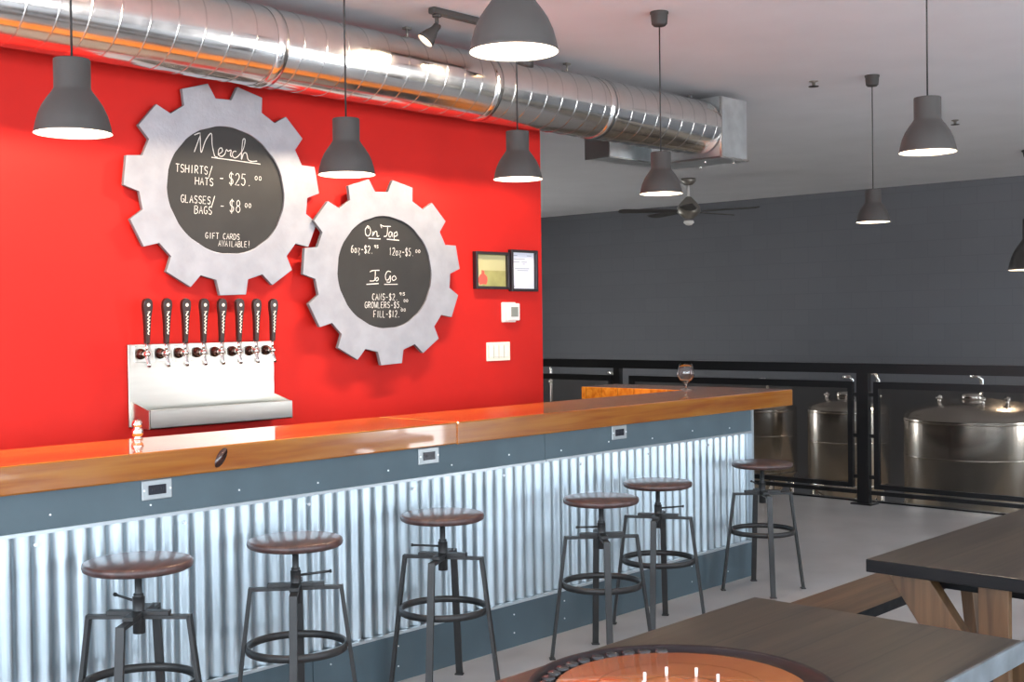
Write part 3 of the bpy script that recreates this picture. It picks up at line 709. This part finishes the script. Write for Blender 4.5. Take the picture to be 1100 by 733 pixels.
# ceiling sprinklers
for x, y, lb in ((7.457, 4.119, 'small ceiling sprinkler head between two lamp cords'), (9.797, 4.149, 'small ceiling sprinkler head right of the upper right lamp')):
    t = thing('sprinkler_head', lb, 'sprinkler', (x, y, CEIL), group='ceiling sprinkler heads')
    bm = bmesh.new(); lathe(bm, [(0, -.0005), (.030, -.0005), (.028, -.006), (.012, -.012), (.010, -.032), (0, -.032)], 20); obj('escutcheon', bm, M_wire, t)
    bm = bmesh.new(); lathe(bm, [(0, -.032), (.034, -.036), (.034, -.039), (0, -.040)], 16); obj('deflector', bm, M_iron, t)

# ceiling fan far behind
fan = thing('ceiling_fan', 'ceiling fan with dark blades hanging before the dark block wall', 'fan', (11.6, 7.98, CEIL))
bm = bmesh.new(); lathe(bm, [(0, -.001), (.08, -.001), (.085, -.03), (.05, -.07), (.02, -.08), (0, -.08)], 24); obj('canopy', bm, M_wire, fan)
bm = bmesh.new(); tube(bm, (0, 0, -.08), (0, 0, -.24), .014, n=10); obj('downrod', bm, M_white, fan)
bm = bmesh.new(); lathe(bm, [(0, -.20), (.03, -.21), (.08, -.26), (.13, -.32), (.135, -.38), (.09, -.42), (.055, -.45), (0, -.46)], 24); obj('motor_housing', bm, M_wire, fan)
bm = bmesh.new(); lathe(bm, [(0, -.47), (.055, -.475), (.06, -.50), (.03, -.525), (0, -.53)], 16); obj('switch_cap', bm, M_white, fan)
for k in range(5):
    a = 2*pi*k/5-.15
    bm = bmesh.new(); m = Matrix.Rotation(a, 4, 'Z') @ Matrix.Rotation(radians(10), 4, 'X')
    poly = [(.14, -.03), (.28, -.06), (.75, -.075), (.80, -.04), (.80, .04), (.75, .075), (.28, .06), (.14, .03)]
    f = [bm.verts.new(m @ Vector((x, y, -.37))) for x, y in poly]; g = [bm.verts.new(m @ Vector((x, y, -.378))) for x, y in poly]
    bm.faces.new(f); bm.faces.new(g[::-1])
    for i in range(8): bm.faces.new((f[i], g[i], g[(i+1) % 8], f[(i+1) % 8]))
    obj('blade', bm, M_blade, fan)

# ------------------------------------------------------------------ snifter
sg = thing('beer_glass', 'empty stemmed tulip beer glass standing at the corner of the countertop', 'glass', (6.31, 4.375, 1.0705))
k = 1.06
pr = [(0, 0), (.036, 0), (.036, .002), (.012, .007), (.006, .014), (.0055, .032), (.012, .040), (.034, .055), (.047, .080), (.049, .100), (.043, .130), (.037, .153),
      (.0355, .153), (.0415, .130), (.0472, .100), (.0452, .081), (.033, .058), (.012, .046), (0, .044)]
bm = bmesh.new(); lathe(bm, [(r*k, z*k) for r, z in pr], 32); obj('glass_bowl', bm, M_glass, sg)
bm = bmesh.new(); lathe(bm, [(0, .0455*k), (.0115*k, .0475*k), (.022*k, .053*k), (0, .053*k)], 24); obj('beer_dregs', bm, M_amber, sg)

# ------------------------------------------------------------------ railing
RX = 9.19
rl = thing('railing', 'black metal railing with smoked panels in front of the brewing tanks', 'railing', (RX, 5.0, 0))
def r_(bm): bmesh.ops.translate(bm, verts=bm.verts, vec=(-RX, -5.0, 0)); return bm
def rb(name, y0, y1, z0, z1, d=.03, m=M_black, x=0): 
    bm = bmesh.new(); box(bm, RX-d+x, RX+d+x, y0, y1, z0, z1); return obj(name, r_(bm), m, rl)
rb('top_rail', .5, 10.2, 1.052, 1.130, .035)
PY = [(9.40, 9.50), (7.105, 7.17), (4.608, 4.705), (2.06, 2.16)]
for a, b in PY:
    p = rb('post', a, b, .012, 1.052)
    bm = bmesh.new(); box(bm, RX-.07, RX+.07, a-.04, b+.04, 0, .012)
    q = obj('base_plate', r_(bm), M_black, p)
spans = [(7.20, 9.37), (4.748, 7.00), (2.19, 4.566), (.5, 2.03)]
for a, b in spans:
    rb('panel_frame', a, b, .930, .985, .018); rb('panel_frame', a, b, .128, .166, .018)
    rb('panel_frame', a, a+.042, .166, .930, .018); rb('panel_frame', b-.042, b, .166, .930, .018)
    rb('smoked_panel', a+.04, b-.04, .164, .932, .003, M_smoke)
    rb('lower_rail', a-.03, b+.03, .080, .112, .016)
    for z in (.22, .55, .88):
        for yy in (a-.022, b+.022):
            bm = bmesh.new(); box(bm, RX-.01, RX+.01, yy-.024, yy+.024, z-.015, z+.015); obj('clip', r_(bm), M_iron, rl)
# rough curb under the rail edge
o = struct('trim_1', (9.30, 9.36, .5, 10.2, .0, .012), M_black, 'trim', 'thin dark strip along the edge of the upper floor')

# ------------------------------------------------------------------ brewing tanks
def tank(x, y, R, zs, zb, ztop, label, fittings=True, legs=True):
    t = thing('brewing_tank', label, 'tank', (x, y, LOWZ), group='stainless brewing tanks beyond the railing')
    g = LOWZ
    bm = bmesh.new()
    prof = [(R, zb-g), (R, zs-g)]
    prof = [(0.06, zb-R*.95-g if zb-R*.95 > g+.1 else g+.12-g), (R, zb-g), (R, zs-g)]
    lathe(bm, prof, 72); b_ = obj('tank_body', bm, M_tank, t)
    for zz in (zb+.01, (zs+zb)/2+.06, zs-.02):
        bm = bmesh.new(); lathe(bm, [(R, zz-g-.008), (R+.004, zz-g-.006), (R+.004, zz-g+.006), (R, zz-g+.008)], 72); obj('weld_band', bm, M_tank, b_)
    bm = bmesh.new(); H = ztop-zs
    pr = [(R*1.005*cos(radians(a)), zs-g+H*sin(radians(a))) for a in range(0, 91, 9)]; pr[-1] = (0, zs-g+H)
    pr = [(R+.006, zs-g)]+pr
    lathe(bm, pr, 72); dm = obj('tank_dome', bm, M_tank, t)
    if fittings:
        z = ztop-g
        bm = bmesh.new(); lathe(bm, [(0, z-.01), (.10, z-.015), (.10, z+.035), (.085, z+.05), (0, z+.055)], 24, c=(-R*.1, .0, 0)); obj('manway_lid', bm, M_chrome, t)
        bm = bmesh.new(); path(bm, [(0, -.05, z+.03), (0, -.05, z+.17), (0, -.02, z+.20), (0, .05, z+.20)], .018, 10); obj('vent_pipe', bm, M_chrome, t)
        for (a, b) in ((-.45, .35), (-.5, -.3), (-.25, -.55)):
            zz = zs-g+H*sqrt(max(0, 1-a*a-b*b))
            bm = bmesh.new(); tube(bm, (R*a, R*b, zz-.02), (R*a, R*b, zz+.06), .016, n=12); tube(bm, (R*a, R*b, zz+.04), (R*a, R*b, zz+.055), .030, n=14)
            tube(bm, (R*a-.03, R*b-.03, zz+.06), (R*a+.03, R*b+.03, zz+.07), .007, n=8); obj('valve', bm, M_chrome, t)
    for k in range(4):
        a = pi/4+pi/2*k
        bm = bmesh.new(); tube(bm, (R*.86*cos(a), R*.86*sin(a), 0), (R*.86*cos(a), R*.86*sin(a), zb-g+.03), .03, n=12); obj('leg', bm, M_tank, t)
    return t
tank(10.72, 4.37, .605, .605, -.16, .77, 'largest stainless brewing tank, behind the right railing panel')
tank(11.62, 6.06, .405, .56, -.20, .69, 'middle stainless brewing tank, behind the left railing panel beside the black post')
tank(12.0, 7.28, .36, .50, -.20, .62, 'dim stainless tank partly hidden behind the end of the bar')
tank(12.6, 9.9, .36, .50, -.20, .62, 'dim stainless tank behind the gap between red wall and counter return')
for (x, y, z, lb) in ((10.95, 5.40, .98, 'thin steel pipe standing between the tanks left of the black post'), (12.4, 10.75, .93, 'thin steel pipe standing beside the edge of the red wall')):
    t = thing('steel_pipe', lb, 'pipe', (x, y, LOWZ))
    bm = bmesh.new(); path(bm, [(0, 0, 0), (0, 0, z-LOWZ-.08), (0, .03, z-LOWZ-.02), (0, .10, z-LOWZ)], .02, 12); obj('riser', bm, M_tank, t)
    bm = bmesh.new(); tube(bm, (0, 0, z-LOWZ-.25), (0, 0, z-LOWZ-.22), .036, n=14); tube(bm, (0, 0, 0), (0, 0, .02), .05, n=14); obj('clamp', bm, M_chrome, t)

# ------------------------------------------------------------------ tables and bench
def trestle(t, x, w, h, name='trestle'):
    """X-braced end with a centre post, at local x; w = half spread; h = underside height"""
    bm = bmesh.new(); bar(bm, (x, w, h-.002), (x, -w+.04, .03), .042, .125, up=(0, .6, .8)); p = obj('crossed_leg', bm, M_leg, t, .003)
    bm = bmesh.new(); bar(bm, (x+.044, -w, h-.002), (x+.044, w-.04, .03), .042, .125, up=(0, .6, .8)); obj('crossed_leg', bm, M_leg, t, .003)
ft = thing('picnic_table', 'dark plank table with crossed legs at the right edge of the photo', 'table', (3.53, 1.43, 0))
bm = bmesh.new(); box(bm, 0, 2.1, -.36, .357, .722, .762); 
for f in bm.faces:
    if abs(f.normal.z) < .5: f.material_index = 1
bm.normal_update()
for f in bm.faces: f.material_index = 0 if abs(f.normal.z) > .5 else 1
obj('tabletop', bm, [M_table, M_tedge], ft, .003)
def xlegs(t, x, half, topz, width=.10):
    for s, dx in ((1, 0), (-1, .052)):
        bm = bmesh.new()
        y0, z0 = s*half, topz; y1, z1 = -s*half*.95, 0
        # parallelogram leg with horizontal cut ends
        hw = width/2*1.35
        v = [bm.verts.new((x+dx+q, yy, zz)) for q in (0, .05) for yy, zz in ((y0-hw, z0), (y0+hw, z0), (y1+hw, z1), (y1-hw, z1))]
        bm.faces.new(v[:4]); bm.faces.new(v[4:][::-1])
        for i in range(4): bm.faces.new((v[i], v[4+i], v[4+(i+1) % 4], v[(i+1) % 4]))
        obj('crossed_leg', bm, M_leg, t, .003)
for xx in (.07, 1.75):
    xlegs(ft, xx, .262, .722)
    bm = bmesh.new(); box(bm, xx+.104, xx+.16, -.33, .33, .665, .722); obj('top_cleat', bm, M_tedge, ft, .002)
bm = bmesh.new(); box(bm, .0, .026, -.065, .025, .0, .722); obj('centre_post', bm, M_leg, ft, .003, loc=(.042, .0, 0))
bm = bmesh.new(); box(bm, .17, 1.75, -.03, .03, .34, .40); obj('stretcher', bm, M_leg, ft, .002)

bn = thing('bench', 'long brown plank bench on the far side of the table with crossed legs', 'bench', (3.45, 2.22, 0))
bm = bmesh.new(); box(bm, 0, 2.1, -.13, .14, .41, .45); bm.normal_update()
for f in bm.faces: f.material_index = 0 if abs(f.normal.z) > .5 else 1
obj('seat_plank', bm, [M_bench, M_tedge], bn, .003)
for xx in (.35, 1.7):
    bm = bmesh.new(); box(bm, xx, xx+.06, -.11, .12, .365, .41); obj('cleat', bm, M_tedge, bn)
    for s in (-1, 1):
        bm = bmesh.new(); bar(bm, (xx+.03, s*.07, .366), (xx+.03, s*.11, .0), .05, .06, up=(1, 0, 0)); obj('leg', bm, M_leg, bn)

gt = thing('picnic_table', 'dark plank table in the foreground carrying the round game board', 'table', (1.6, 1.418, 0))
bm = bmesh.new(); box(bm, -.9, 1.268, -.352, .357, .722, .762); bm.normal_update()
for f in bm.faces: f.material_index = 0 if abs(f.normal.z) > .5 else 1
obj('tabletop', bm, [M_table, M_tedge], gt, .003)
bm = bmesh.new(); box(bm, -.9, 1.27, -.362, -.3525, .716, .764); o = obj('window_lit_edge', bm, M_grey_edge, gt, .002); o['label'] = 'table edge with window light put in as grey'  # wood edge, its window light painted in as grey
for xx in (-.6, 1.02):
    xlegs(gt, xx, .262, .722)
    bm = bmesh.new(); box(bm, xx+.104, xx+.16, -.32, .33, .665, .722); obj('top_cleat', bm, M_tedge, gt, .002)
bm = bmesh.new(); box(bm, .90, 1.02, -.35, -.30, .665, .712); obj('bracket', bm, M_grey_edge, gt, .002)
bm = bmesh.new(); box(bm, -.5, 1.0, -.03, .03, .34, .40); obj('stretcher', bm, M_leg, gt, .002)

# ------------------------------------------------------------------ round game board
gb = thing('crokinole_board', 'round orange game board with dark ditch and rim on the foreground table', 'game board', (2.02, 1.42, .7625))
bm = bmesh.new(); lathe(bm, [(0, 0), (.302, 0), (.307, .003), (.308, .020), (.305, .023), (.296, .023), (.292, .020), (.290, .006), (0, .006)], 96); obj('rim', bm, M_ring, gb)
bm = bmesh.new(); lathe(bm, [(0, .0063), (.250, .0063), (.253, .008), (.253, .016), (.251, .018), (0, .018)], 96)
obj('playing_surface', bm, M_crok, gb)
bm = bmesh.new(); lathe(bm, [(.168, .0182), (.1695, .0182)], 64, smooth=False); lathe(bm, [(.078, .0182), (.0795, .0182)], 48); obj('scoring_line', bm, M_ring, gb)
for k in range(8):
    a = 2*pi*k/8+radians(12)
    bm = bmesh.new(); tube(bm, (.079*cos(a), .079*sin(a), .0175), (.079*cos(a), .079*sin(a), .036), .0032, n=10); obj('peg', bm, M_peg, gb)
DG = 'black discs in the ditch of the game board'
d0 = None
for k in range(12):
    a = radians(44+8.1*k+random.uniform(-.5, .5))
    r = .2722
    if d0 is None:
        bm = bmesh.new(); lathe(bm, [(0, 0), (.0135, 0), (.0150, .002), (.0153, .009), (.0140, .0128), (.011, .0140), (0, .0125)], 24)
        d0 = obj('game_disc', bm, M_disc); tag(d0, 'glossy black game disc lying in the dark ditch of the round board', 'game disc', DG); o = d0
    else:
        o = d0.copy(); COL.objects.link(o)
    o.location = (2.02+r*cos(a), 1.42+r*sin(a), .7625+.0063)
    o.rotation_euler = (0, 0, a)

# ------------------------------------------------------------------ daylight
W = bpy.data.worlds.new('daylight'); S.world = W; W.use_nodes = True
bg = W.node_tree.nodes['Background']
tc = W.node_tree.nodes.new('ShaderNodeTexCoord'); sx = W.node_tree.nodes.new('ShaderNodeSeparateXYZ'); rp = W.node_tree.nodes.new('ShaderNodeValToRGB')
W.node_tree.links.new(tc.outputs['Generated'], sx.inputs[0]); W.node_tree.links.new(sx.outputs['Z'], rp.inputs['Fac']); W.node_tree.links.new(rp.outputs[0], bg.inputs['Color'])
rp.color_ramp.elements[0].position = 0; rp.color_ramp.elements[0].color = (.95, .95, .97, 1)
rp.color_ramp.elements[1].position = .05; rp.color_ramp.elements[1].color = (.74, .88, 1.0, 1)
bg.inputs['Strength'].default_value = 15.
for (a, b) in WIN:
    zs = LOWZ+.05 if a > 9 else ZS
    l = bpy.data.lights.new('window_portal', 'AREA'); l.shape = 'RECTANGLE'; l.size = b-a; l.size_y = ZH-zs; l.cycles.is_portal = True
    o = bpy.data.objects.new('window_portal', l); COL.objects.link(o); o.location = ((a+b)/2, Y0+.02, (zs+ZH)/2); o.rotation_euler = (radians(90), 0, 0)

for (a, b) in RWIN:
    l = bpy.data.lights.new('window_portal', 'AREA'); l.shape = 'RECTANGLE'; l.size = 2.12; l.size_y = b-a; l.cycles.is_portal = True
    o = bpy.data.objects.new('window_portal', l); COL.objects.link(o); o.location = (X0-.02+.04, (a+b)/2, 1.66); o.rotation_euler = (0, radians(-90), 0)

# ------------------------------------------------------------------ camera
F, yaw, pitch, roll, H = 1330., .7454575, .0168544, -.0133063, 1.5132
f = Vector((cos(yaw)*cos(pitch), sin(yaw)*cos(pitch), -sin(pitch)))
r = Vector((sin(yaw), -cos(yaw), 0)); u = r.cross(f)
r2 = r*cos(roll)+u*sin(roll); u2 = -r*sin(roll)+u*cos(roll)
cam = bpy.data.cameras.new('camera'); cam.sensor_width = 36; cam.lens = F/1100*36; cam.clip_start = .05
co = bpy.data.objects.new('camera', cam); COL.objects.link(co)
m = Matrix((r2, u2, -f)).transposed().to_4x4(); m.translation = (0, 0, H); co.matrix_world = m
S.camera = co

S.view_settings.view_transform = 'Standard'; S.view_settings.look = 'None'; S.view_settings.gamma = 1; S.view_settings.exposure = -.05; S.view_settings.use_curve_mapping = False
S.cycles.use_denoising = True
S.cycles.max_bounces = 8; S.cycles.diffuse_bounces = 4; S.cycles.glossy_bounces = 5; S.cycles.transmission_bounces = 6; S.cycles.sample_clamp_indirect = 6
S.cycles.caustics_reflective = False; S.cycles.caustics_refractive = False
